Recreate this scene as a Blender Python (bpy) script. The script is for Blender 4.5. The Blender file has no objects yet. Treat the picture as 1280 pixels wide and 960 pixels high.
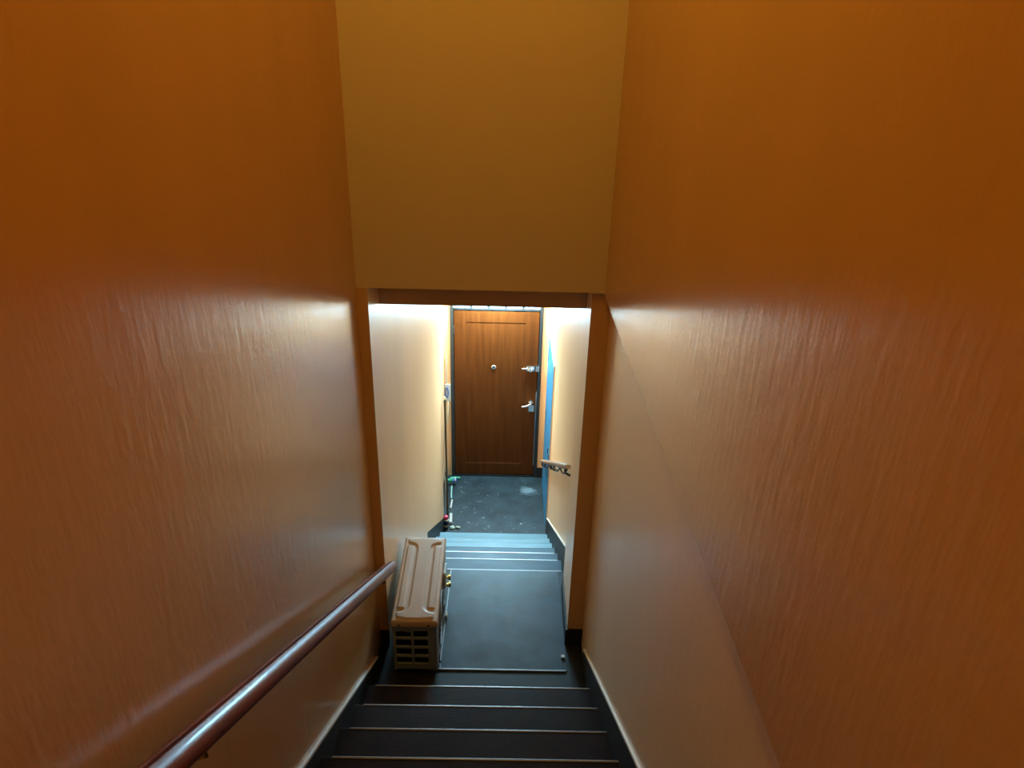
import bpy, bmesh, math, random
from mathutils import Vector, Matrix
random.seed(4)
S = bpy.context.scene
C = S.collection

# ------------------------------------------------------------------ camera
F_PX, PITCH, YAW, ROLL, EYE = 896.6, 0.4399, 0.0117, 0.0264, 3.334
cam_d = bpy.data.cameras.new('camera'); cam = bpy.data.objects.new('camera', cam_d); C.objects.link(cam)
S.camera = cam
cam_d.sensor_fit = 'HORIZONTAL'; cam_d.sensor_width = 36.0; cam_d.lens = F_PX * 36.0 / 1280.0
cam_d.clip_start = 0.02; cam_d.clip_end = 200
cam.matrix_world = (Matrix.Translation((0, 0, EYE)) @ Matrix.Rotation(-YAW, 4, 'Z')
                    @ Matrix.Rotation(math.pi / 2 - PITCH, 4, 'X') @ Matrix.Rotation(ROLL, 4, 'Z'))

# ------------------------------------------------------------------ world / light / exposure
S.view_settings.view_transform = 'Standard'; S.view_settings.look = 'None'
S.view_settings.gamma = 1; S.view_settings.use_curve_mapping = False
S.view_settings.exposure = 0.0
W = bpy.data.worlds.new('daylight'); S.world = W; W.use_nodes = True
W.node_tree.nodes['Background'].inputs[0].default_value = (0.42, 0.79, 1.0, 1)
W.node_tree.nodes['Background'].inputs[1].default_value = 118.0


def area_light(name, loc, rot, sx, sy, power, col, portal=False, spread=None):
    d = bpy.data.lights.new(name, 'AREA'); d.shape = 'RECTANGLE'; d.size = sx; d.size_y = sy
    d.energy = power; d.color = col
    if portal: d.cycles.is_portal = True
    o = bpy.data.objects.new(name, d); C.objects.link(o); o.location = loc; o.rotation_euler = rot
    return o


# daylight enters through the fanlight above the street door
area_light('fanlight_portal', (-0.095, 7.30, 1.30), (-math.pi / 2, 0, 0), 0.9, 0.85, 1, (1, 1, 1), portal=True)
# cool tube under the lobby ceiling, just inside the door
TUBE_W = 74.0
# warm lamp of the upper hall
LAMP_W = 35.0
LAMP2_W = 9.0
LAMP_COL = (1.0, 0.72, 0.10)
LAMP_POS = (-0.32, 1.75, 5.00)

# ------------------------------------------------------------------ materials


def mat(name, col, rough=0.5, metal=0.0, spec=0.5, coat=0.0, coat_r=0.1, var=0.0, var_scale=5.0, var_col=None,
        bump=0.0, bump_scale=40.0, stretch=(1, 1, 1), emit=None, es=0.0, rvar=0.0):
    m = bpy.data.materials.new(name); m.use_nodes = True
    nt = m.node_tree; N = nt.nodes; L = nt.links; b = N['Principled BSDF']
    b.inputs['Base Color'].default_value = (*col, 1); b.inputs['Roughness'].default_value = rough
    b.inputs['Metallic'].default_value = metal; b.inputs['Specular IOR Level'].default_value = spec
    b.inputs['Coat Weight'].default_value = coat; b.inputs['Coat Roughness'].default_value = coat_r
    if emit: b.inputs['Emission Color'].default_value = (*emit, 1); b.inputs['Emission Strength'].default_value = es
    if var or bump or rvar:
        tc = N.new('ShaderNodeTexCoord'); mp = N.new('ShaderNodeMapping'); mp.inputs['Scale'].default_value = stretch
        L.new(tc.outputs['Object'], mp.inputs['Vector'])
    if var:
        n = N.new('ShaderNodeTexNoise'); n.inputs['Scale'].default_value = var_scale; n.inputs['Detail'].default_value = 6
        L.new(mp.outputs[0], n.inputs['Vector'])
        r = N.new('ShaderNodeValToRGB'); r.color_ramp.elements[0].position = 0.35; r.color_ramp.elements[1].position = 0.65
        r.color_ramp.elements[0].color = (*col, 1)
        vc = var_col or tuple(c * (1 - var) for c in col)
        r.color_ramp.elements[1].color = (*vc, 1)
        L.new(n.outputs['Fac'], r.inputs[0]); L.new(r.outputs[0], b.inputs['Base Color'])
    if rvar:
        n3 = N.new('ShaderNodeTexNoise'); n3.inputs['Scale'].default_value = 6; n3.inputs['Detail'].default_value = 4
        L.new(mp.outputs[0], n3.inputs['Vector'])
        mr = N.new('ShaderNodeMapRange'); mr.inputs['To Min'].default_value = rough - rvar; mr.inputs['To Max'].default_value = rough + rvar
        L.new(n3.outputs['Fac'], mr.inputs['Value']); L.new(mr.outputs[0], b.inputs['Roughness'])
    if bump:
        n2 = N.new('ShaderNodeTexNoise'); n2.inputs['Scale'].default_value = bump_scale; n2.inputs['Detail'].default_value = 5
        L.new(mp.outputs[0], n2.inputs['Vector'])
        bp = N.new('ShaderNodeBump'); bp.inputs['Strength'].default_value = bump; bp.inputs['Distance'].default_value = 0.01
        L.new(n2.outputs['Fac'], bp.inputs['Height']); L.new(bp.outputs[0], b.inputs['Normal'])
    return m


PAINT = (0.63, 0.34, 0.14)
M = {}
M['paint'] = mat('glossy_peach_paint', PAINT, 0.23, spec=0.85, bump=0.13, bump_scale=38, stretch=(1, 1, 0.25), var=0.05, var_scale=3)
M['paint_low'] = mat('lightened_peach_paint', (0.88, 0.57, 0.31), 0.32, spec=0.6, bump=0.12, bump_scale=30, stretch=(1, 1, 0.25), var=0.05, var_scale=3)  # lower right wall: base colour lightened for the lobby light falling on it
M['paint_end'] = mat('pale_peach_paint', (0.64, 0.48, 0.34), 0.6, spec=0.3, bump=0.1, bump_scale=60)
M['paint_cor'] = mat('corridor_peach_paint', (0.90, 0.56, 0.31), 0.30, spec=0.5, bump=0.12, bump_scale=25, stretch=(1, 1, 0.15), var=0.08, var_scale=2.5)
M['ceiling'] = mat('ceiling_paint', (0.75, 0.66, 0.5), 0.8)
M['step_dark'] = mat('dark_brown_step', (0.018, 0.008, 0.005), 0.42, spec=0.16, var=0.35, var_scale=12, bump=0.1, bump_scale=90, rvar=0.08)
M['step_pale'] = mat('blue_grey_step', (0.018, 0.050, 0.088), 0.5, spec=0.25, var=0.3, var_scale=9, stretch=(0.35, 1, 1), bump=0.1, bump_scale=70, rvar=0.08)  # darkest of the tread colours, which are graded to carry the daylight lower down
M['step_mid'] = mat('mid_blue_grey_step', (0.045, 0.095, 0.14), 0.55, spec=0.25, var=0.3, var_scale=8, stretch=(0.3, 1, 1), bump=0.1, bump_scale=70, rvar=0.08)
M['step_lit'] = mat('lit_pale_step', (0.14, 0.27, 0.34), 0.5, spec=0.3, var=0.25, var_scale=7, stretch=(0.3, 1, 1), bump=0.1, bump_scale=70, rvar=0.08)  # base colour lightened to stand in for fanlight daylight on the lowest treads
M['nosing'] = mat('worn_nosing_strip', (0.26, 0.27, 0.28), 0.4, metal=0.4)
M['nosing_dark'] = mat('dull_nosing_strip', (0.26, 0.24, 0.23), 0.32, metal=0.5)
M['mat'] = mat('slate_blue_linoleum', (0.026, 0.052, 0.086), 0.36, spec=0.34, var=0.35, var_scale=7, var_col=(0.011, 0.024, 0.042), bump=0.05, bump_scale=80, rvar=0.08)
M['landing'] = mat('dark_landing_floor', (0.010, 0.008, 0.008), 0.5, spec=0.25, var=0.3, var_scale=10)
M['skirt'] = mat('black_skirting_paint', (0.014, 0.014, 0.016), 0.55, spec=0.3)
M['skirt_top'] = mat('pale_skirting_edge', (0.75, 0.68, 0.62), 0.5)
M['frame'] = mat('dark_door_frame', (0.022, 0.026, 0.03), 0.45)
M['steel'] = mat('grey_blue_steel', (0.16, 0.22, 0.26), 0.4, metal=0.2)
M['chrome'] = mat('satin_chrome', (0.75, 0.75, 0.74), 0.25, metal=1.0)
M['blue'] = mat('sky_blue_door_paint', (0.03, 0.20, 0.40), 0.4, var=0.12, var_scale=14)
M['rail'] = mat('varnished_red_brown_wood', (0.23, 0.055, 0.024), 0.42, spec=0.16, coat=0.10, coat_r=0.06, var=0.4, var_scale=14, stretch=(1, .2, .2))
M['rail_low'] = mat('pale_varnished_wood', (0.42, 0.24, 0.15), 0.3, coat=0.3)
M['brass'] = mat('yellow_brass', (0.75, 0.48, 0.12), 0.3, metal=1.0)
M['iron'] = mat('dark_wrought_iron', (0.03, 0.025, 0.022), 0.5, metal=0.6)
M['ac'] = mat('beige_powder_coat', (0.47, 0.29, 0.18), 0.5, spec=0.35, var=0.06, var_scale=8)
M['ac_side'] = mat('grey_beige_sheet_metal', (0.21, 0.21, 0.215), 0.5, var=0.08, var_scale=8)
M['black'] = mat('dark_interior', (0.006, 0.006, 0.008), 0.6)
M['fin'] = mat('coil_fins', (0.02, 0.02, 0.035), 0.5, metal=0.5)
M['white'] = mat('white_plastic', (0.5, 0.5, 0.47), 0.4)
M['grey'] = mat('grey_plastic', (0.35, 0.36, 0.37), 0.5)
M['green'] = mat('green_plastic_pipe', (0.05, 0.42, 0.25), 0.4)
M['teal'] = mat('pale_teal_pipe', (0.25, 0.5, 0.48), 0.45)
M['valve_blue'] = mat('blue_plastic', (0.05, 0.14, 0.45), 0.4)
M['red'] = mat('pink_red_plastic', (0.75, 0.05, 0.12), 0.35)
M['bottle'] = mat('dark_bottle_plastic', (0.02, 0.035, 0.06), 0.2)
M['tan'] = mat('tan_label', (0.45, 0.3, 0.16), 0.6)
M['stick'] = mat('dark_wood_stick', (0.06, 0.05, 0.03), 0.6)
M['cream'] = mat('cream_plastic', (0.72, 0.62, 0.42), 0.5)
M['paper'] = mat('crumpled_paper', (0.45, 0.50, 0.42), 0.8, bump=0.4, bump_scale=60)
M['bulb'] = mat('warm_lamp_glass', (1, 0.9, 0.7), 0.4, emit=LAMP_COL, es=1.0)
M['tube'] = mat('lit_fluorescent_tube', (0.9, 1, 1), 0.4, emit=(0.70, 0.93, 1.0), es=8.0)

# glass: thin clear pane
g = bpy.data.materials.new('clear_pane_glass'); g.use_nodes = True; nt = g.node_tree; nt.nodes.clear()
o_ = nt.nodes.new('ShaderNodeOutputMaterial'); mx = nt.nodes.new('ShaderNodeMixShader'); tr = nt.nodes.new('ShaderNodeBsdfTransparent')
gl = nt.nodes.new('ShaderNodeBsdfGlossy'); gl.inputs['Roughness'].default_value = 0.05; mx.inputs[0].default_value = 0.08
tr.inputs[0].default_value = (0.93, 0.98, 1, 1)
nt.links.new(tr.outputs[0], mx.inputs[1]); nt.links.new(gl.outputs[0], mx.inputs[2]); nt.links.new(mx.outputs[0], o_.inputs[0])
M['glass'] = g


def wood_door():
    m = bpy.data.materials.new('varnished_door_wood'); m.use_nodes = True; nt = m.node_tree; N = nt.nodes; L = nt.links
    b = N['Principled BSDF']; b.inputs['Roughness'].default_value = 0.5; b.inputs['Specular IOR Level'].default_value = 0.1; b.inputs['Coat Weight'].default_value = 0.0
    b.inputs['Coat Roughness'].default_value = 0.2
    tc = N.new('ShaderNodeTexCoord'); mp = N.new('ShaderNodeMapping'); mp.inputs['Scale'].default_value = (9, 9, 0.7)
    L.new(tc.outputs['Object'], mp.inputs[0])
    n = N.new('ShaderNodeTexNoise'); n.inputs['Scale'].default_value = 2.2; n.inputs['Detail'].default_value = 8; n.inputs['Distortion'].default_value = 0.6
    L.new(mp.outputs[0], n.inputs['Vector'])
    r = N.new('ShaderNodeValToRGB'); e = r.color_ramp.elements
    e[0].position = 0.3; e[0].color = (0.072, 0.020, 0.004, 1); e[1].position = 0.75; e[1].color = (0.112, 0.035, 0.007, 1)
    L.new(n.outputs['Fac'], r.inputs[0]); L.new(r.outputs[0], b.inputs['Base Color'])
    return m


M['door'] = wood_door()


def lobby_floor():
    m = bpy.data.materials.new('speckled_slate_floor'); m.use_nodes = True; nt = m.node_tree; N = nt.nodes; L = nt.links
    b = N['Principled BSDF']; b.inputs['Roughness'].default_value = 0.48
    tc = N.new('ShaderNodeTexCoord')
    n = N.new('ShaderNodeTexNoise'); n.inputs['Scale'].default_value = 7; n.inputs['Detail'].default_value = 8
    n2 = N.new('ShaderNodeTexNoise'); n2.inputs['Scale'].default_value = 26; n2.inputs['Detail'].default_value = 3
    L.new(tc.outputs['Object'], n.inputs['Vector']); L.new(tc.outputs['Object'], n2.inputs['Vector'])
    r = N.new('ShaderNodeValToRGB'); e = r.color_ramp.elements
    e[0].position = 0.35; e[0].color = (0.008, 0.020, 0.030, 1); e[1].position = 0.7; e[1].color = (0.024, 0.050, 0.066, 1)
    L.new(n.outputs['Fac'], r.inputs[0])
    r2 = N.new('ShaderNodeValToRGB'); e = r2.color_ramp.elements
    e[0].position = 0.64; e[0].color = (0, 0, 0, 1); e[1].position = 0.74; e[1].color = (1, 1, 1, 1)
    L.new(n2.outputs['Fac'], r2.inputs[0])
    mx = N.new('ShaderNodeMix'); mx.data_type = 'RGBA'; mx.inputs['B'].default_value = (0.12, 0.17, 0.18, 1)
    L.new(r2.outputs[0], mx.inputs['Factor']); L.new(r.outputs[0], mx.inputs['A']); 
    # one pale patch near the door
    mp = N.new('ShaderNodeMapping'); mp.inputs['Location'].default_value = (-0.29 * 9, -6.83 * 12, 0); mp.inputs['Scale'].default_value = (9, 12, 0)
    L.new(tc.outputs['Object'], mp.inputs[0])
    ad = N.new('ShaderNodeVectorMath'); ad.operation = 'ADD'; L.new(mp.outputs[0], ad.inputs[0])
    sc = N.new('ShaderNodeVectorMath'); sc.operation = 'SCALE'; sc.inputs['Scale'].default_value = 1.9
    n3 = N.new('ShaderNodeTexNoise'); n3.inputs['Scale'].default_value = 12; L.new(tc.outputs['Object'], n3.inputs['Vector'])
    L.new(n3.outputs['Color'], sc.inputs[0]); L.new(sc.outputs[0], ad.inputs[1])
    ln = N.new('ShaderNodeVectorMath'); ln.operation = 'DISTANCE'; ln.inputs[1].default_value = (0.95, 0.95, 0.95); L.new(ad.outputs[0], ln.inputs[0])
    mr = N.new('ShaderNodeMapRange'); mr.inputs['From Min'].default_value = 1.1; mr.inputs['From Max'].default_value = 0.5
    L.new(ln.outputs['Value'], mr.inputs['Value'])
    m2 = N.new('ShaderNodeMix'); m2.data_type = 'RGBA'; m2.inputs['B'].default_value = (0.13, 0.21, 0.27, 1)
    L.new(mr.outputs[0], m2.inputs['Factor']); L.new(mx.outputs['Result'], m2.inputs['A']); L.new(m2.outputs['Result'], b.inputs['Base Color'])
    bp = N.new('ShaderNodeBump'); bp.inputs['Strength'].default_value = 0.25; bp.inputs['Distance'].default_value = 0.01
    L.new(n2.outputs['Fac'], bp.inputs['Height']); L.new(bp.outputs[0], b.inputs['Normal'])
    return m


M['lobby'] = lobby_floor()

# ------------------------------------------------------------------ mesh helpers


def bm_new(): return bmesh.new()


def box(bm, x0, x1, y0, y1, z0, z1, bev=0.0):
    t = bmesh.new(); bmesh.ops.create_cube(t, size=1)
    for v in t.verts:
        v.co = Vector(((x0 + x1) / 2 + v.co.x * (x1 - x0), (y0 + y1) / 2 + v.co.y * (y1 - y0), (z0 + z1) / 2 + v.co.z * (z1 - z0)))
    if bev: bmesh.ops.bevel(t, geom=t.edges[:], offset=bev, segments=2, profile=0.6, affect='EDGES')
    join(bm, t)
    return bm


def join(bm, t):
    me = bpy.data.meshes.new('t'); t.to_mesh(me); t.free(); bm.from_mesh(me); bpy.data.meshes.remove(me)


def prism(bm, pts, axis, a, b):
    """extrude a 2-D outline along an axis: axis 'z' pts=(x,y); axis 'x' pts=(y,z); axis 'y' pts=(x,z)"""
    def P(p, t):
        return {'z': (p[0], p[1], t), 'x': (t, p[0], p[1]), 'y': (p[0], t, p[1])}[axis]
    t = bmesh.new()
    lo = [t.verts.new(P(p, a)) for p in pts]; hi = [t.verts.new(P(p, b)) for p in pts]
    n = len(pts)
    t.faces.new(lo); t.faces.new(hi[::-1])
    for i in range(n): t.faces.new((lo[i], hi[i], hi[(i + 1) % n], lo[(i + 1) % n]))
    bmesh.ops.recalc_face_normals(t, faces=t.faces[:])
    join(bm, t); return bm


def tube(bm, pts, r, seg=12, close=True):
    """round tube along a polyline; r may be a list"""
    pts = [Vector(p) for p in pts]; rs = r if isinstance(r, (list, tuple)) else [r] * len(pts)
    t = bmesh.new(); rings = []
    up = Vector((0.13, 0.21, 1)).normalized()
    for i, p in enumerate(pts):
        d = (pts[min(i + 1, len(pts) - 1)] - pts[max(i - 1, 0)]).normalized()
        a = d.cross(up)
        if a.length < 0.05: a = d.cross(Vector((1, 0, 0)))
        a.normalize(); b = d.cross(a).normalized()
        rings.append([t.verts.new(p + (a * math.cos(2 * math.pi * k / seg) + b * math.sin(2 * math.pi * k / seg)) * rs[i]) for k in range(seg)])
    for i in range(len(rings) - 1):
        for k in range(seg):
            t.faces.new((rings[i][k], rings[i][(k + 1) % seg], rings[i + 1][(k + 1) % seg], rings[i + 1][k]))
    if close: t.faces.new(rings[0][::-1]); t.faces.new(rings[-1])
    bmesh.ops.recalc_face_normals(t, faces=t.faces[:])
    join(bm, t); return bm


def lathe(bm, prof, c=(0, 0, 0), seg=20, axis='z'):
    t = bmesh.new(); rings = []
    for r, h in prof:
        ring = []
        for k in range(seg):
            a = 2 * math.pi * k / seg
            v = (r * math.cos(a), r * math.sin(a), h)
            if axis == 'y': v = (v[0], -v[2], v[1])
            if axis == 'x': v = (v[2], v[0], v[1])
            ring.append(t.verts.new(Vector(v) + Vector(c)))
        rings.append(ring)
    for i in range(len(rings) - 1):
        for k in range(seg): t.faces.new((rings[i][k], rings[i][(k + 1) % seg], rings[i + 1][(k + 1) % seg], rings[i + 1][k]))
    t.faces.new(rings[0][::-1]); t.faces.new(rings[-1])
    bmesh.ops.recalc_face_normals(t, faces=t.faces[:])
    join(bm, t); return bm


def obj(name, bm, m, parent=None, smooth=False):
    me = bpy.data.meshes.new(name); bm.to_mesh(me); bm.free(); me.materials.append(M[m] if isinstance(m, str) else m)
    if smooth:
        for p in me.polygons: p.use_smooth = True
        try: me.set_sharp_from_angle(angle=math.radians(40))
        except Exception: pass
    o = bpy.data.objects.new(name, me); C.objects.link(o)
    if parent: o.parent = parent
    return o


def struct(name, bm, m, parent=None):
    o = obj(name, bm, m, parent)
    if parent is None: o['kind'] = 'structure'
    return o


def tag(o, label, cat, group=None):
    o['label'] = label; o['category'] = cat
    if group: o['group'] = group
    return o


def thing(name, label, cat, group=None):
    o = bpy.data.objects.new(name, None); C.objects.link(o); o.empty_display_size = 0.05
    return tag(o, label, cat, group)


def settle(root, loc):
    """put a thing's origin at its base while its parts keep their place"""
    root.location = loc
    for ch in root.children: ch.location = Vector(ch.location) - Vector(loc)


# ------------------------------------------------------------------ the setting
XL, XR = -0.7216, 0.4746          # stairwell walls
XR2, YJ = 0.51, 3.34              # recessed lower part of the right wall, right jamb face
YW, ZH = 3.3083, 2.27             # end wall plane, head of the opening
OL, OR = -0.669, 0.418            # opening
D0, RI, GO = 3.1125, 0.1774, 0.28 # foot of the upper flight, riser, going
YL = 4.01                         # far edge of the landing
ZF, YD = -1.212, 7.12             # lobby floor, door wall
TOP = 5.45
CZ = 2.10                         # lobby ceiling

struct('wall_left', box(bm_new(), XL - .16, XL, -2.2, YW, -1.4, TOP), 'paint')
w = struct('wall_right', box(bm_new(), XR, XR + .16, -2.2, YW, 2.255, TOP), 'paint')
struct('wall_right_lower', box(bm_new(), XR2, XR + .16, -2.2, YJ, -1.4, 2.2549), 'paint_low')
struct('wall_back', box(bm_new(), XL - .16, XR + .16, -2.36, -2.2, -1.4, TOP), 'paint')
struct('ceiling', box(bm_new(), XL - .16, XR + .16, -2.36, 4.0, TOP, TOP + .1), 'ceiling')
b = bm_new()
prism(b, [(YW, ZH), (YW, TOP), (YW + .6, TOP), (YW + .6, ZH)], 'x', XL - .16, XR + .16)
struct('wall_end', b, 'paint_end')
# the beam set back under the wall
struct('trim_1', prism(bm_new(), [(YW + .26, ZH - .001), (YW + .26, CZ), (YW + .6, CZ), (YW + .6, ZH - .001)], 'x', OL + .004, OR + .012), 'paint')
# corridor walls with the jambs of the opening
struct('wall_corridor_left', prism(bm_new(), [(OL, YW), (-.602, 6.19), (-.655, 6.2), (-.66, YD), (-.95, YD), (-.95, YW)], 'z', -1.4, ZH), 'paint_cor')
struct('wall_corridor_right', prism(bm_new(), [(OR, YJ), (.426, 3.83), (.465, 3.85), (.465, YD), (.75, YD), (.75, YJ)], 'z', -1.4, ZH), 'paint_cor')
struct('trim_2', box(bm_new(), XL, OL + .001, YW - .003, YW, 0, ZH), 'paint')
struct('trim_3', box(bm_new(), OR - .001, XR2, YJ - .003, YJ, 0, 2.254), 'paint')
struct('ceiling_lobby', box(bm_new(), -.95, .75, YW + .6, YD + .2, CZ, CZ + .1), 'ceiling')
# door wall with the door and fanlight opening
DL, DR, DT = -.553, .362, .818
WT = 1.72
b = bm_new()
box(b, -.95, DL - .035, YD, YD + .16, ZF - .1, ZH)
box(b, DR + .035, .75, YD, YD + .16, ZF - .1, ZH)
box(b, DL - .035, DR + .035, YD, YD + .16, WT + .04, ZH)
struct('wall_street', b, 'paint_cor')
struct('floor', box(bm_new(), -.95, .75, 5.7, YD + .5, ZF - .1, ZF), 'lobby')
struct('floor_base', box(bm_new(), -.95, .75, -2.36, YD + .2, -1.5, -1.4), 'landing')
struct('floor_landing', box(bm_new(), XL - .1, XR2 + .1, D0 - GO + .02, YL - .02, -.15, 0), 'landing')
struct('floor_upper', box(bm_new(), XL - .16, XR + .16, -2.36, D0 - 13 * GO, 13 * RI - .15, 13 * RI), 'step_dark')
# pavement outside the street door
struct('floor_outside', box(bm_new(), -4, 4, YD + .5, 14, ZF - .2, ZF - .05), 'landing')

# --- upper flight
st = thing('staircase', 'dark brown staircase descending from the viewer to the landing', 'stairs')
for k in range(1, 14):
    y1 = D0 - GO * k; z1 = RI * k; b = bm_new()
    box(b, XL + .001, XR2 - .001, y1 - GO - .01 if k < 13 else y1 - .03, y1 - .018, z1 - RI - .04, z1 - .035)
    box(b, XL + .001, XR2 - .001, y1 - GO - .016 if k < 13 else y1 - .03, y1 - .004, z1 - .035, z1, .004)
    s = obj('step', b, 'step_dark', st)
    obj('nosing_strip', box(bm_new(), XL + .055, XR2 - .012, y1 - .009, y1, z1 - .014, z1 + .0015, .002), 'nosing_dark', s)
settle(st, (-.12, D0 - GO, 0))
# sloping skirtings with a pale top edge
SL = RI / GO


def slope_skirt(name, x0, x1, ya, yb, off, drop, m, lab_parent=None, wtop=.014, yz0=D0, z0=0.0, sl=SL):
    """board against a side wall, parallel to the flight, from y=ya up to y=yb (top edge at nosing line + off)"""
    zt = lambda y: z0 + (yz0 - y) * sl + off
    b = prism(bm_new(), [(ya, zt(ya)), (yb, zt(yb)), (yb, zt(yb) - drop), (ya, zt(ya) - drop)], 'x', x0, x1)
    o = struct(name, b, m)
    b = prism(bm_new(), [(ya, zt(ya)), (yb, zt(yb)), (yb, zt(yb) + wtop), (ya, zt(ya) + wtop)], 'x', x0, x1)
    obj('top_edge', b, 'skirt_top', o)
    return o


slope_skirt('baseboard_left', XL, XL + .012, 3.15, D0 - 13 * GO, .03 + .035, .30, 'skirt')
slope_skirt('baseboard_right', XR2 - .010, XR2 + .02, 3.17, D0 - 13 * GO, .143, .40, 'skirt')
struct('baseboard_landing_left', box(bm_new(), XL, XL + .012, 3.15, YW, 0, .035), 'skirt')
b = bm_new(); box(b, XL, OL, YW - .012, YW, 0, .11, .002)
struct('baseboard_jamb_left', b, 'skirt')
b = prism(bm_new(), [(OR - .012, YJ - .014), (XR2, YJ - .014), (XR2, YJ + .001), (OR + .001, YJ + .001), (.427, 3.82), (.415, 3.82)], 'z', 0, .115)
struct('baseboard_jamb_right', b, 'skirt')

# --- landing mat
mt = thing('floor_mat', 'slate blue linoleum sheet covering the landing beside the air conditioner', 'mat')
obj('sheet', box(bm_new(), -.345, .405, D0, YL - .012, 0, .004), 'mat', mt)
obj('edge_strip', box(bm_new(), -.345, .40, D0 - .007, D0 + .003, 0, .007, .001), 'nosing', mt)
b = box(bm_new(), -.350, -.342, D0 + .06, YL - .02, 0, .007, .001)
e = obj('edge_strip', b, 'nosing', mt)
b = bm_new(); box(b, -.372, -.366, D0 - .005, D0 + .04, 0, .008); box(b, -.348, -.342, D0 - .005, D0 + .04, 0, .008)
box(b, -.372, -.342, D0 - .006, D0, 0, .008); box(b, -.372, -.342, D0 + .034, D0 + .04, 0, .008)
obj('corner_clip', b, 'nosing', mt)
settle(mt, (.03, 3.55, 0))

# --- lower flight
s2 = thing('staircase', 'pale blue-grey staircase descending from the landing to the street door', 'stairs')
NY = [YL, 4.34, 4.64, 4.93, 5.22, 5.51, 5.81, 6.1]
NZ = [0, -.172, -.345, -.52, -.693, -.866, -1.04, ZF]
mats = ['mat', 'step_pale', 'step_pale', 'step_mid', 'step_lit', 'step_lit', 'step_lit']  # daylight put into the tread colours, brighter toward the street door
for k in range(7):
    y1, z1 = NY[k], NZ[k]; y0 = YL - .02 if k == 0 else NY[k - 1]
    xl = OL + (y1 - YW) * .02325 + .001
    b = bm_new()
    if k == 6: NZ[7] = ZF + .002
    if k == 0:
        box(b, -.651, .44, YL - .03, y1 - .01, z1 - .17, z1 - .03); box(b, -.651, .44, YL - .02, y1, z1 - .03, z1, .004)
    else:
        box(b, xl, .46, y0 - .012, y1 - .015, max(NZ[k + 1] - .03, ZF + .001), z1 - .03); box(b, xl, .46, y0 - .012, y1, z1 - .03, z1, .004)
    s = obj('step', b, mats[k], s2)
    if k < 6:
        obj('nosing_strip', box(bm_new(), xl + .03, .43, y1 - .010, y1 + .002, z1 - .010, z1 + .0015, .002), 'nosing' if k < 3 else 'step_lit', s)
settle(s2, (-.1, 6.07, ZF))
sl2 = 1.04 / (5.79 - 4.01)
sk = slope_skirt('baseboard_corridor_right', .455, .466, 6.02, 4.02, .185, .34, 'skirt', wtop=.012, yz0=YL, z0=0, sl=.592)
b = prism(bm_new(), [(-.662, 4.03), (-.602 + .012, 6.19), (-.602, 6.19), (-.672, 4.03)], 'z', 0, .1)
# shear the left board down along the flight
for v in b.verts: v.co.z = v.co.z * 2.2 + (YL - v.co.y) * .592 - .07
struct('baseboard_corridor_left', b, 'skirt')
struct('baseboard_street', box(bm_new(), DR + .035, .465, YD - .014, YD, ZF, ZF + .13), 'skirt')
struct('baseboard_lobby_left', box(bm_new(), -.66, -.648, 6.2, YD, ZF, ZF + .1), 'skirt')

# --- street door
d1 = bpy.data.objects.new('door_1', None); C.objects.link(d1); d1['kind'] = 'structure'
b = bm_new()
box(b, DL - .035, DL, YD - .01, YD + .12, ZF, WT + .04); box(b, DR, DR + .035, YD - .01, YD + .12, ZF, WT + .04)
box(b, DL, DR, YD - .01, YD + .12, WT, WT + .04)
box(b, DL, DR, YD - .006, YD + .12, ZF, ZF + .02)
box(b, DL, DL + .03, YD + .046, YD + .07, ZF + .02, DT + .035); box(b, DR - .03, DR, YD + .046, YD + .07, ZF + .02, DT + .035)
box(b, DL + .03, DR - .03, YD + .046, YD + .07, ZF + .02, ZF + .06); box(b, DL + .03, DR - .03, YD + .046, YD + .07, DT - .03, DT + .012)
obj('door_frame', b, 'frame', d1)
GP = .006
X0, X1, Z0, Z1 = DL + GP, DR - GP, ZF + .03, DT
YF = YD - .002          # front of stiles
lf = obj('door_panel', box(bm_new(), X0 + .10, X1 - .10, YF + .005, YF + .036, Z0 + .10, Z1 - .10), 'door', d1)
for (a, c) in ((X0, X0 + .125), (X1 - .145, X1)):
    obj('door_stile', box(bm_new(), a, c, YF, YF + .042, Z0, Z1, .003), 'door', d1)
for (a, c) in ((Z1 - .125, Z1), (Z0, Z0 + .15)):
    obj('door_rail', box(bm_new(), X0 + .125, X1 - .145, YF, YF + .042, a, c, .003), 'door', d1)
b = bm_new(); pa, pb, pc, pd = X0 + .125, X1 - .145, Z0 + .15, Z1 - .125
for q in ((pa, pa + .012, pc, pd), (pb - .012, pb, pc, pd), (pa + .012, pb - .012, pc, pc + .012), (pa + .012, pb - .012, pd - .012, pd)):
    box(b, q[0], q[1], YF + .004, YF + .012, q[2], q[3], .003)
obj('moulding', b, 'door', d1)
# round viewer, chrome
b = bm_new(); lathe(b, [(.026, 0), (.026, .006), (.02, .012), (.012, .012), (.011, .006)], (-.12, YF + .008, .178), axis='y')
pv = obj('door_viewer', b, 'chrome', d1, True)
obj('viewer_lens', lathe(bm_new(), [(.010, .004), (.008, .009)], (-.12, YF + .008, .178), axis='y'), 'black', pv)
# upper bolt
b = bm_new(); tube(b, [(.185, YF - .022, .178), (.315, YF - .022, .178)], .009, 10)
bo = obj('slide_bolt', b, 'chrome', d1, True)
b = bm_new(); box(b, .235, .325, YF - .012, YF, .145, .205, .003); box(b, .25, .275, YF - .034, YF - .004, .155, .2, .005); lathe(b, [(.022, 0), (.022, .03), (.012, .038)], (.275, YF - .004, .165), axis='y')
obj('bolt_plate', b, 'chrome', bo, True)
b = bm_new(); box(b, .335, .372, YF - .032, YF - .002, .15, .215, .004)
obj('bolt_keeper', b, 'chrome', bo)
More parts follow.
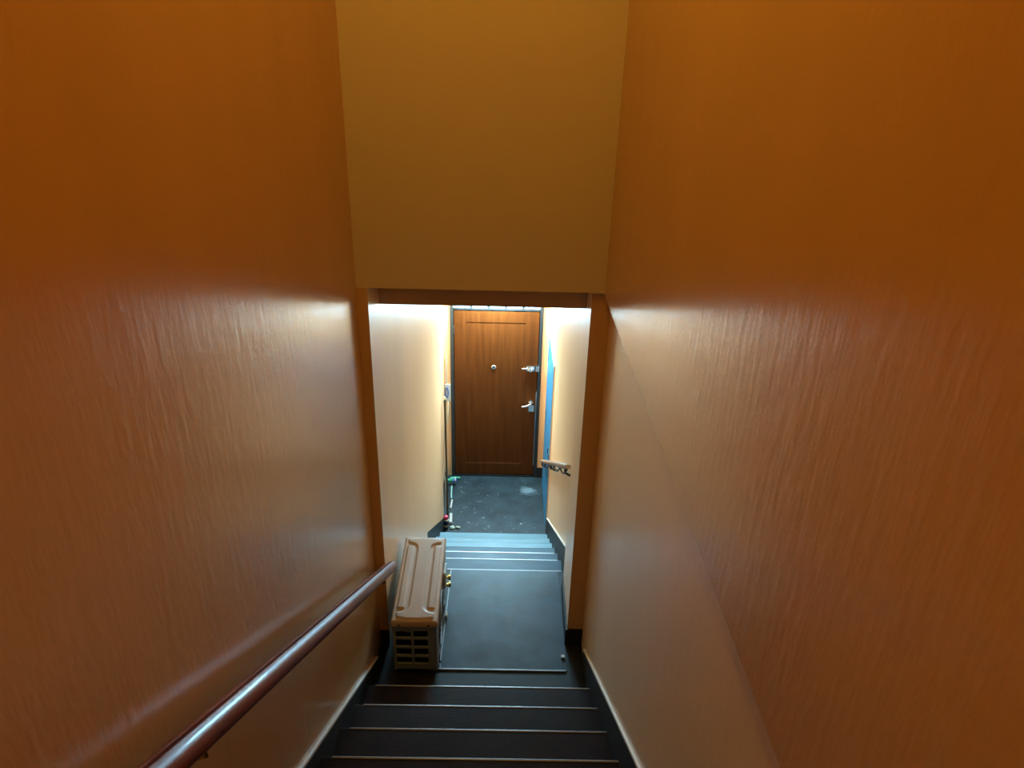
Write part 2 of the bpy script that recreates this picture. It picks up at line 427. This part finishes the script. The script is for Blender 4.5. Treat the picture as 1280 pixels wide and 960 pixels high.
# lever and lock
b = bm_new(); lathe(b, [(.024, 0), (.024, .01), (.012, .014), (.012, .045)], (.295, YF, -.235), axis='y')
tube(b, [(.297, YF - .045, -.235), (.255, YF - .048, -.262), (.20, YF - .05, -.272)], [.013, .012, .011], 10)
obj('lever_handle', b, 'chrome', d1, True)
obj('lock_case', box(bm_new(), .272, .335, YF - .022, YF, -.345, -.265, .005), 'chrome', d1)
obj('strike_strip', box(bm_new(), DR - .012, DR - .005, YF - .006, YF + .002, -1.05, -.1), 'chrome', d1)
hb = None
for z in (.60, -.27, -1.0):
    if hb is None:
        b = bm_new(); tube(b, [(DL + .004, YF - .006, z - .04), (DL + .004, YF - .006, z + .04)], .006, 8); lathe(b, [(.008, 0), (.003, .012)], (DL + .004, YF - .006, z + .04))
        hb = obj('hinge', b, 'frame', d1, True); hz = z
    else:
        c = hb.copy(); C.objects.link(c); c.parent = d1; c.location = (0, 0, z - hz)

# fanlight above the door
w1 = bpy.data.objects.new('window_1', None); C.objects.link(w1); w1['kind'] = 'structure'
b = bm_new(); box(b, DL, DR, YD - .006, YD + .06, DT + .012, DT + .035); box(b, DL, DR, YD, YD + .06, WT - .03, WT)
obj('window_frame', b, 'frame', w1)
for i in range(1, 5):
    x = DL + (DR - DL) * i / 5 + .004
    obj('window_bar', box(bm_new(), x - .013, x + .013, YD + .0, YD + .03, DT + .035, WT - .03), 'frame', w1)
for i in range(5):
    xa = DL + (DR - DL) * i / 5 + .01; xb = DL + (DR - DL) * (i + 1) / 5 - .002
    obj('pane', box(bm_new(), xa, xb, YD + .034, YD + .038, DT + .035, WT - .03), 'glass', w1)

# blue side door on the right-hand wall
d2 = bpy.data.objects.new('door_2', None); C.objects.link(d2); d2['kind'] = 'structure'
obj('door_leaf', box(bm_new(), .452, .466, 6.06, 6.95, ZF + .01, .655, .002), 'blue', d2)
b = bm_new(); box(b, .456, .466, 6.955, 6.985, ZF, .68); box(b, .456, .466, 6.03, 6.055, ZF, .68); box(b, .456, .466, 6.03, 6.985, .66, .685)
obj('door_frame', b, 'paint_cor', d2)
b = bm_new(); box(b, .446, .452, 6.12, 6.17, -.36, -.33, .001); tube(b, [(.44, 6.13, -.3), (.44, 6.13, -.25)], .005, 8); tube(b, [(.452, 6.13, -.25), (.44, 6.13, -.25)], .005, 8)
obj('latch', b, 'iron', d2)
b = bm_new(); box(b, .447, .452, 6.80, 6.83, .40, .55); box(b, .447, .452, 6.80, 6.83, -.32, -.17)
obj('hinge', b, 'steel', d2)

# ------------------------------------------------------------------ handrails


def rail_profile(p, d, w, h, groove=True):
    """cross-section ring around axis point p for rail direction d: side vector x, up vector perpendicular"""
    s = Vector((1, 0, 0)); u = s.cross(d).normalized()
    if u.z < 0: u = -u
    ring = [(-.5, -.05), (-.42, -.32), (-.2, -.5), (.2, -.5), (.42, -.32), (.5, -.05), (.47, .22), (.34, .40), (.13, .485)]
    if groove: ring += [(.075, .485), (.045, .33), (-.045, .33), (-.075, .485)]
    ring += [(-.13, .485), (-.34, .40), (-.47, .22)]
    return [p + s * (a * w) + u * (c * h) for a, c in ring]


def rail_bm(p0, p1, w, h, n=30):
    p0, p1 = Vector(p0), Vector(p1); d = (p1 - p0).normalized(); b = bm_new(); rings = []
    for i in range(n + 1):
        t = i / n; q = p0.lerp(p1, t); k = 1.0
        e = min(t, 1 - t) * (p1 - p0).length
        if e < .012: k = .8
        rings.append([b.verts.new(v) for v in rail_profile(q, d, w * k, h * k)])
    m = len(rings[0])
    for i in range(n):
        for k in range(m): b.faces.new((rings[i][k], rings[i][(k + 1) % m], rings[i + 1][(k + 1) % m], rings[i + 1][k]))
    b.faces.new(rings[0]); b.faces.new(rings[-1][::-1])
    bmesh.ops.recalc_face_normals(b, faces=b.faces[:]); return b


h1 = thing('handrail', 'long glossy red-brown wooden handrail sloping along the left orange wall', 'handrail')
RA, RB = Vector((-.640, 3.39, .535)), Vector((-.640, -.55, 2.985))
rl = obj('rail', rail_bm(RA, RB, .070, .062), 'rail', h1, True)
for y in (3.12, 1.08, -.3):
    q = RA.lerp(RB, (RA.y - y) / (RA.y - RB.y))
    b = bm_new()
    tube(b, [(XL + .001, y, q.z - .085), (XL + .03, y, q.z - .087), (q.x, y, q.z - .065), (q.x, y, q.z - .028)], .007, 10)
    obj('bracket', b, 'brass' if y < 2 else 'rail', h1, True)
    lathe_b = lathe(bm_new(), [(.024, 0), (.022, .006), (.008, .01)], (XL, y, q.z - .085), axis='x')
    obj('bracket_plate', lathe_b, 'brass' if y < 2 else 'rail', h1, True)
settle(h1, (XL, 1.0, 1.9))

h2 = thing('handrail', 'short pale wooden handrail on dark iron scrolls by the blue door', 'handrail')
QA, QB = Vector((.412, 3.87, .945)), Vector((.412, 6.50, -.615))
obj('rail', rail_bm(QA, QB, .05, .035, 20), 'rail_low', h2, True)
dq = (QB - QA)
for i in range(5):
    t0 = .02 + i * .195
    b = bm_new(); pts = []
    for j in range(15):
        a = j / 14
        q = QA + dq * (t0 + .17 * a)
        pts.append((q.x, q.y, q.z - .020 - .040 * math.sin(math.pi * a) ** .6))
    tube(b, pts, .006, 8)
    obj('scroll', b, 'iron', h2, True)
for t in (.06, .5, .97):
    q = QA + dq * t; b = bm_new(); tube(b, [(.464, q.y, q.z - .07), (.44, q.y, q.z - .07), (q.x, q.y, q.z - .05), (q.x, q.y, q.z - .012)], .008, 8)
    obj('bracket', b, 'iron', h2, True)
settle(h2, (.46, 5, 0))

# ------------------------------------------------------------------ outdoor air conditioner unit
ac = thing('air_conditioner_unit', 'beige outdoor air conditioner unit standing on the landing against the left wall', 'air conditioner')
AX0, AX1, AY0, AY1, AZ = -.604, -.352, 3.07, 3.825, .412
SK = -0.020                       # the unit stands slightly turned


def acx(b):
    for v in b.verts: v.co.x += (v.co.y - 3.08) * SK
    return b


# casing: right front sheet, left back sheet, far end, near end with grille opening
b = bm_new()
box(b, AX1 - .012, AX1, AY0 + .004, AY1, .03, AZ - .02, .003)
box(b, AX0, AX0 + .012, AY0 + .004, AY1, .03, AZ - .02, .003)
box(b, AX0 + .012, AX1 - .012, AY1 - .012, AY1, .03, AZ - .02)
box(b, AX0 + .012, AX1 - .012, AY0, AY1 - .01, .03, .045)
obj('casing', acx(b), 'ac_side', ac)
# near end: frame, corner post, grille of two columns
gx = [AX0 + .018, -.500, -.484, -.404]
GT, GB, GP2, GBAR = .335, .084, .0672, .018
b = bm_new()
box(b, AX0, gx[0], AY0, AY0 + .012, .03, AZ - .02, .002)
box(b, gx[3], AX1, AY0, AY0 + .012, .03, AZ - .02, .004)
box(b, gx[0], gx[3], AY0, AY0 + .012, GT, AZ - .02)
box(b, gx[0], gx[3], AY0, AY0 + .012, .03, GB)
obj('end_panel', acx(b), 'ac_side', ac)
gr = bm_new(); box(gr, gx[1], gx[2], AY0 - .002, AY0 + .01, GB, GT, .002)
obj('grille_post', acx(gr), 'ac_side', ac)
first = None
for k in range(3):
    zb = GT - GP2 * (k + 1) + GBAR
    if first is None:
        g1 = bm_new(); box(g1, gx[0], gx[1], AY0, AY0 + .01, zb - GBAR, zb, .002); box(g1, gx[2], gx[3], AY0, AY0 + .01, zb - GBAR, zb, .002)
        first = obj('grille_bar', acx(g1), 'ac_side', ac); fz = zb
    else:
        c = first.copy(); C.objects.link(c); c.parent = ac; c.location = (0, 0, zb - fz)
b = bm_new()
for i in range(34):
    x = gx[0] - .005 + i * (gx[3] - gx[0] + .01) / 33
    box(b, x - .0006, x + .0006, AY0 + .02, AY0 + .05, .06, .35)
fi = obj('coil_fins', acx(b), 'fin', ac); fi['kind'] = 'stuff'
b = bm_new(); prism(b, [(gx[0] + .001, .335), (gx[1] - .002, .335), (gx[1] - .002, .327), (gx[1] - .02, .317), (gx[1] - .035, .328), (gx[0] + .001, .322)], 'y', AY0 + .004, AY0 + .006)
obj('torn_mesh', acx(b), 'ac_side', ac)
# embossed lid
lid = bm_new(); NX, NYY = 70, 150
L0, L1, K0, K1 = AX0 - .006, AX1 + .006, AY0 - .008, AY1 + .006


def sd_box(x, y, x0, x1, y0, y1, r):
    cx, cy = (x0 + x1) / 2, (y0 + y1) / 2; hx, hy = (x1 - x0) / 2 - r, (y1 - y0) / 2 - r
    qx, qy = abs(x - cx) - hx, abs(y - cy) - hy
    return math.hypot(max(qx, 0), max(qy, 0)) + min(max(qx, qy), 0) - r


def smin(a, c, k):
    h = max(k - abs(a - c), 0) / k
    return min(a, c) - h * h * k * .25


LW, LL = L1 - L0, K1 - K0


def emb(x, y):
    u = (x - L0); v = (y - K0)
    a = sd_box(u, v, .028, LW - .028, .030, .072, .008)
    c = sd_box(u, v, .028, LW - .028, LL - .066, LL - .026, .008)
    m_ = sd_box(u, v, LW * .355, LW * .645, .05, LL - .05, .004)
    I = smin(smin(a, m_, .075), smin(c, m_, .075), .01)
    p1 = sd_box(u, v, .026, LW * .245, .105, LL - .098, .006)
    p2 = sd_box(u, v, LW * .755, LW - .026, .105, LL - .098, .006)
    s_ = lambda d: 1 / (1 + math.exp(min(max(d / .0016, -30), 30)))
    return .008 * max(s_(I), s_(p1), s_(p2))


grid = []
for j in range(NYY + 1):
    row = []
    for i in range(NX + 1):
        x = L0 + LW * i / NX; y = K0 + LL * j / NYY
        ed = min(x - L0, L1 - x, y - K0, K1 - y); rr = .012
        rz = -(rr - math.sqrt(max(rr * rr - (rr - min(ed, rr)) ** 2, 0)))
        row.append(lid.verts.new((x, y, AZ - .004 + rz + emb(x, y))))
    grid.append(row)
for j in range(NYY):
    for i in range(NX): lid.faces.new((grid[j][i], grid[j][i + 1], grid[j + 1][i + 1], grid[j + 1][i]))
edge = [grid[0][i] for i in range(NX + 1)] + [grid[j][NX] for j in range(1, NYY + 1)] + [grid[NYY][i] for i in range(NX - 1, -1, -1)] + [grid[j][0] for j in range(NYY - 1, 0, -1)]
low = [lid.verts.new((v.co.x, v.co.y, AZ - .040)) for v in edge]
for i in range(len(edge)):
    j = (i + 1) % len(edge); lid.faces.new((edge[i], low[i], low[j], edge[j]))
bmesh.ops.recalc_face_normals(lid, faces=lid.faces[:])
lo = obj('top_cover', acx(lid), 'ac', ac, True)
for x in (AX0 + .04, AX1 - .045):
    b = lathe(bm_new(), [(.006, 0), (.006, .002), (.003, .004)], (x, AY0 - .008, AZ - .028), axis='y', seg=10)
    obj('screw', acx(b), 'iron', lo)
# fan grille on the long side facing the landing
b = bm_new()
for r in (.04, .07, .10, .13, .155):
    pts = [(AX1 + .006, 3.32 + r * math.cos(a * math.pi / 18), .205 + r * math.sin(a * math.pi / 18)) for a in range(37)]
    tube(b, pts, .0025, 6, False)
for a in range(8):
    an = a * math.pi / 4; tube(b, [(AX1 + .004, 3.32 + .03 * math.cos(an), .205 + .03 * math.sin(an)), (AX1 + .004, 3.32 + .155 * math.cos(an), .205 + .155 * math.sin(an))], .0025, 6)
obj('fan_grille', acx(b), 'ac_side', ac)
b = box(bm_new(), AX1 + .001, AX1 + .020, 3.55, 3.66, .22, .34, .008)
obj('side_handle', acx(b), 'white', ac)
for z in (.09, .15):
    b = bm_new(); tube(b, [(AX1, 3.74, z), (AX1 + .03, 3.74, z)], .011, 12); tube(b, [(AX1 + .03, 3.74, z - .014), (AX1 + .03, 3.74, z + .02)], .009, 12)
    obj('valve', acx(b), 'brass', ac, True)
ft = box(bm_new(), AX0 + .0, AX1 + .004, 3.20, 3.24, 0, .03, .004)
f1 = obj('foot', acx(ft), 'ac_side', ac)
f2 = f1.copy(); C.objects.link(f2); f2.parent = ac; f2.location = (-.008, .42, 0)
obj('foot_clip', box(bm_new(), -.351, -.334, 3.52, 3.56, .007, .030, .004), 'white', ac)
settle(ac, (-.48, 3.45, 0))
for o in ac.children: pass

# ------------------------------------------------------------------ small things in the lobby
po = thing('wooden_pole', 'thin dark wooden pole leaning upright in the left corner before the street door', 'pole')
b = bm_new(); tube(b, [(-.560, 6.16, ZF + .002), (-.572, 6.20, .24)], [.011, .010], 10); obj('shaft', b, 'stick', po, True)
b = bm_new(); tube(b, [(-.572, 6.20, .235), (-.573, 6.203, .26)], [.013, .009], 10); obj('end_cap', b, 'cream', po, True)
settle(po, (-.56, 6.16, ZF))

cd = bm_new(); pts = []
for i in range(24):
    t = i / 23; pts.append((-.586 + .008 * math.sin(t * 9), 6.205 + .004 * math.cos(t * 7), .22 - 1.25 * t))
tube(cd, pts, .004, 8)
cc = obj('hanging_cord', cd, 'white', None, True)
tag(cc, 'thin pale cord hanging down beside the wooden pole on the left', 'cord')

sw = thing('wall_switch', 'white wall plate with an oval blue ring left of the street door', 'switch')
obj('plate', box(bm_new(), -.652, -.590, YD - .022, YD, -.235, -.03, .004), 'white', sw)
b = bm_new(); pts = [(-.630 + .015 * math.cos(a * math.pi / 14), YD - .026, -.125 + .062 * math.sin(a * math.pi / 14)) for a in range(29)]
tube(b, pts, .0055, 8, False); obj('blue_ring', b, 'valve_blue', sw, True)
settle(sw, (-.62, YD, -.13))
b = bm_new(); tube(b, [(-.618, YD - .018, -.24), (-.625, YD - .03, -.36), (-.640, YD - .02, -.52)], [.011, .014, .011], 10)
tag(obj('cable_sleeve', b, 'cream', None, True), 'cream cable sleeve hanging under the white wall plate', 'cable')
b = bm_new(); tube(b, [(-.637, YD - .006, .30), (-.630, YD - .012, .2), (-.640, YD - .01, .1), (-.632, YD - .008, -.028)], .005, 8)
tag(obj('wall_cable', b, 'grey', None, True), 'thin grey cable running down to the white wall plate', 'cable')

bt = thing('bottle', 'small dark bottle with a pink-red cap at the left end of the lobby floor', 'bottle')
bx, by = -.572, 6.105
obj('body', lathe(bm_new(), [(.022, 0), (.026, .004), (.026, .055), (.024, .075), (.012, .092), (.012, .097)], (bx, by, ZF), 16), 'bottle', bt, True)
obj('label_band', lathe(bm_new(), [(.0268, .030), (.0268, .052)], (bx, by, ZF), 16), 'tan', bt, True)
obj('collar', lathe(bm_new(), [(.014, .094), (.030, .104), (.028, .114), (.013, .118)], (bx, by, ZF), 16), 'white', bt, True)
obj('cap', lathe(bm_new(), [(.018, .116), (.024, .124), (.025, .140), (.018, .155), (.006, .160)], (bx, by, ZF), 16), 'red', bt, True)
settle(bt, (bx, by, ZF))
b = bm_new(); tube(b, [(-.612, 6.09, ZF), (-.612, 6.09, ZF + .062)], [.008, .007], 10); lathe(b, [(.010, .058), (.012, .066), (.007, .074)], (-.612, 6.09, ZF), 12)
tag(obj('white_marker', b, 'white', None, True), 'tiny white stub standing left of the red-capped bottle', 'stub')

# roll and crumpled papers
b = bm_new(); tube(b, [(-.532, 6.17, ZF + .018), (-.540, 6.33, ZF + .018)], .017, 14)
tag(obj('foam_tube', b, 'white', None, True), 'short white foam tube lying on the floor behind the bottle', 'tube')
b = bm_new(); tube(b, [(-.553, 6.44, ZF + .013), (-.548, 6.60, ZF + .013)], .011, 12)
tag(obj('foam_tube', b, 'white', None, True), 'thinner white tube lying near the pole, farther from the stairs', 'tube')


def crumple(x, y, rx, ry, rz, seed):
    random.seed(seed); t = bmesh.new(); bmesh.ops.create_icosphere(t, subdivisions=3, radius=1)
    for v in t.verts:
        k = 1 + random.uniform(-.22, .22)
        v.co = Vector((x + v.co.x * rx * k, y + v.co.y * ry * k, ZF + max(0, rz * .8 + v.co.z * rz * k)))
    return t


tag(obj('crumpled_paper', crumple(-.508, 6.105, .026, .022, .016, 3), 'paper'), 'larger pale crumpled paper scrap beside the red-capped bottle', 'paper')
tag(obj('crumpled_paper', crumple(-.452, 6.108, .024, .015, .014, 8), 'paper'), 'smaller pale crumpled paper scrap right of the larger one', 'paper')
b = box(bm_new(), .377, .399, 3.205, 3.226, .004, .014, .002)
tag(obj('paper_scrap', b, 'white'), 'tiny white scrap on the blue mat by the right jamb', 'paper')

# tap and pipes at the door corner
tp = thing('garden_tap', 'green pipe tap with blue and white head at the foot of the door', 'tap')
b = bm_new(); tube(b, [(-.648, 6.93, ZF + .06), (-.565, 6.92, ZF + .06)], .019, 14); tube(b, [(-.577, 6.92, ZF + .06), (-.577, 6.92, ZF + .085)], .012, 12)
obj('pipe', b, 'green', tp, True)
obj('head', lathe(bm_new(), [(.02, 0), (.028, .006), (.028, .04), (.02, .046)], (-.565, 6.92, ZF + .06), 16, 'x'), 'valve_blue', tp, True)
b = bm_new(); pts = [(-.535, 6.915 + .026 * math.cos(a * math.pi / 9), ZF + .068 + .026 * math.sin(a * math.pi / 9)) for a in range(19)]
tube(b, pts, .007, 8, False); obj('wheel', b, 'white', tp, True)
settle(tp, (-.6, 6.92, ZF))
b = bm_new(); tube(b, [(-.605, 7.04, ZF + .014), (-.545, 7.05, ZF + .014), (-.49, 7.05, ZF + .012)], .012, 10)
tag(obj('green_hose', b, 'green', None, True), 'short green hose lying against the door threshold', 'hose')
b = bm_new(); tube(b, [(-.572, 6.88, ZF + .010), (-.565, 6.70, ZF + .010), (-.556, 6.63, ZF + .010)], .009, 10)
tag(obj('floor_pipe', b, 'teal', None, True), 'pale teal pipe running along the floor from the tap', 'pipe')
# stones / plaster crumbs on the lobby floor
for i, (x, y, s_, lab) in enumerate(((.205, 6.20, .010, 'tiny white crumb on the lobby floor right of centre near the top step'),
                                     (-.19, 6.30, .007, 'tiny pale crumb on the lobby floor left of centre near the top step'))):
    t = bmesh.new(); bmesh.ops.create_icosphere(t, subdivisions=1, radius=1)
    for v in t.verts: v.co = Vector((x + v.co.x * s_, y + v.co.y * s_, ZF + s_ * .5 + v.co.z * s_ * .5))
    tag(obj('plaster_crumb', t, 'white'), lab, 'crumb')

# ------------------------------------------------------------------ lamps
lp = thing('ceiling_lamp', 'round warm ceiling lamp over the upper stairs', 'lamp')
x, y, z = LAMP_POS
obj('base', lathe(bm_new(), [(.07, 0), (.07, -.03), (.03, -.04)], (x, y, TOP), 20), 'white', lp, True)
obj('stem', lathe(bm_new(), [(.012, -.03), (.012, -.16)], (x, y, TOP), 10), 'brass', lp, True)
settle(lp, (x, y, TOP))
ld = bpy.data.lights.new('lamp_bulb', 'POINT'); ld.energy = LAMP_W; ld.color = LAMP_COL; ld.shadow_soft_size = .08
l = bpy.data.objects.new('lamp_bulb', ld); C.objects.link(l); l.location = (x, y, z)
# a second warm lamp over the upper landing, behind the viewer
ld2 = bpy.data.lights.new('landing_bulb', 'POINT'); ld2.energy = LAMP2_W; ld2.color = LAMP_COL; ld2.shadow_soft_size = .1
l2 = bpy.data.objects.new('landing_bulb', ld2); C.objects.link(l2); l2.location = (0.1, -1.3, 4.1)

tb = thing('tube_lamp', 'fluorescent batten on two brackets above the street door', 'lamp')
TY, TZ = 6.97, 1.08
obj('housing', box(bm_new(), -.42, .22, TY - .025, TY + .025, TZ + .05, TZ + .09, .004), 'white', tb)
for x in (-.30, .10):
    b = bm_new(); tube(b, [(x, TY, TZ + .09), (x, TY, CZ)], .006, 8)
    obj('hanger', b, 'white', tb)
settle(tb, (-.1, TY, CZ))
area_light('tube_glow', (-.1, TY, TZ + .045), (0, 0, 0), .6, .05, TUBE_W, (0.68, 0.94, 1.0))
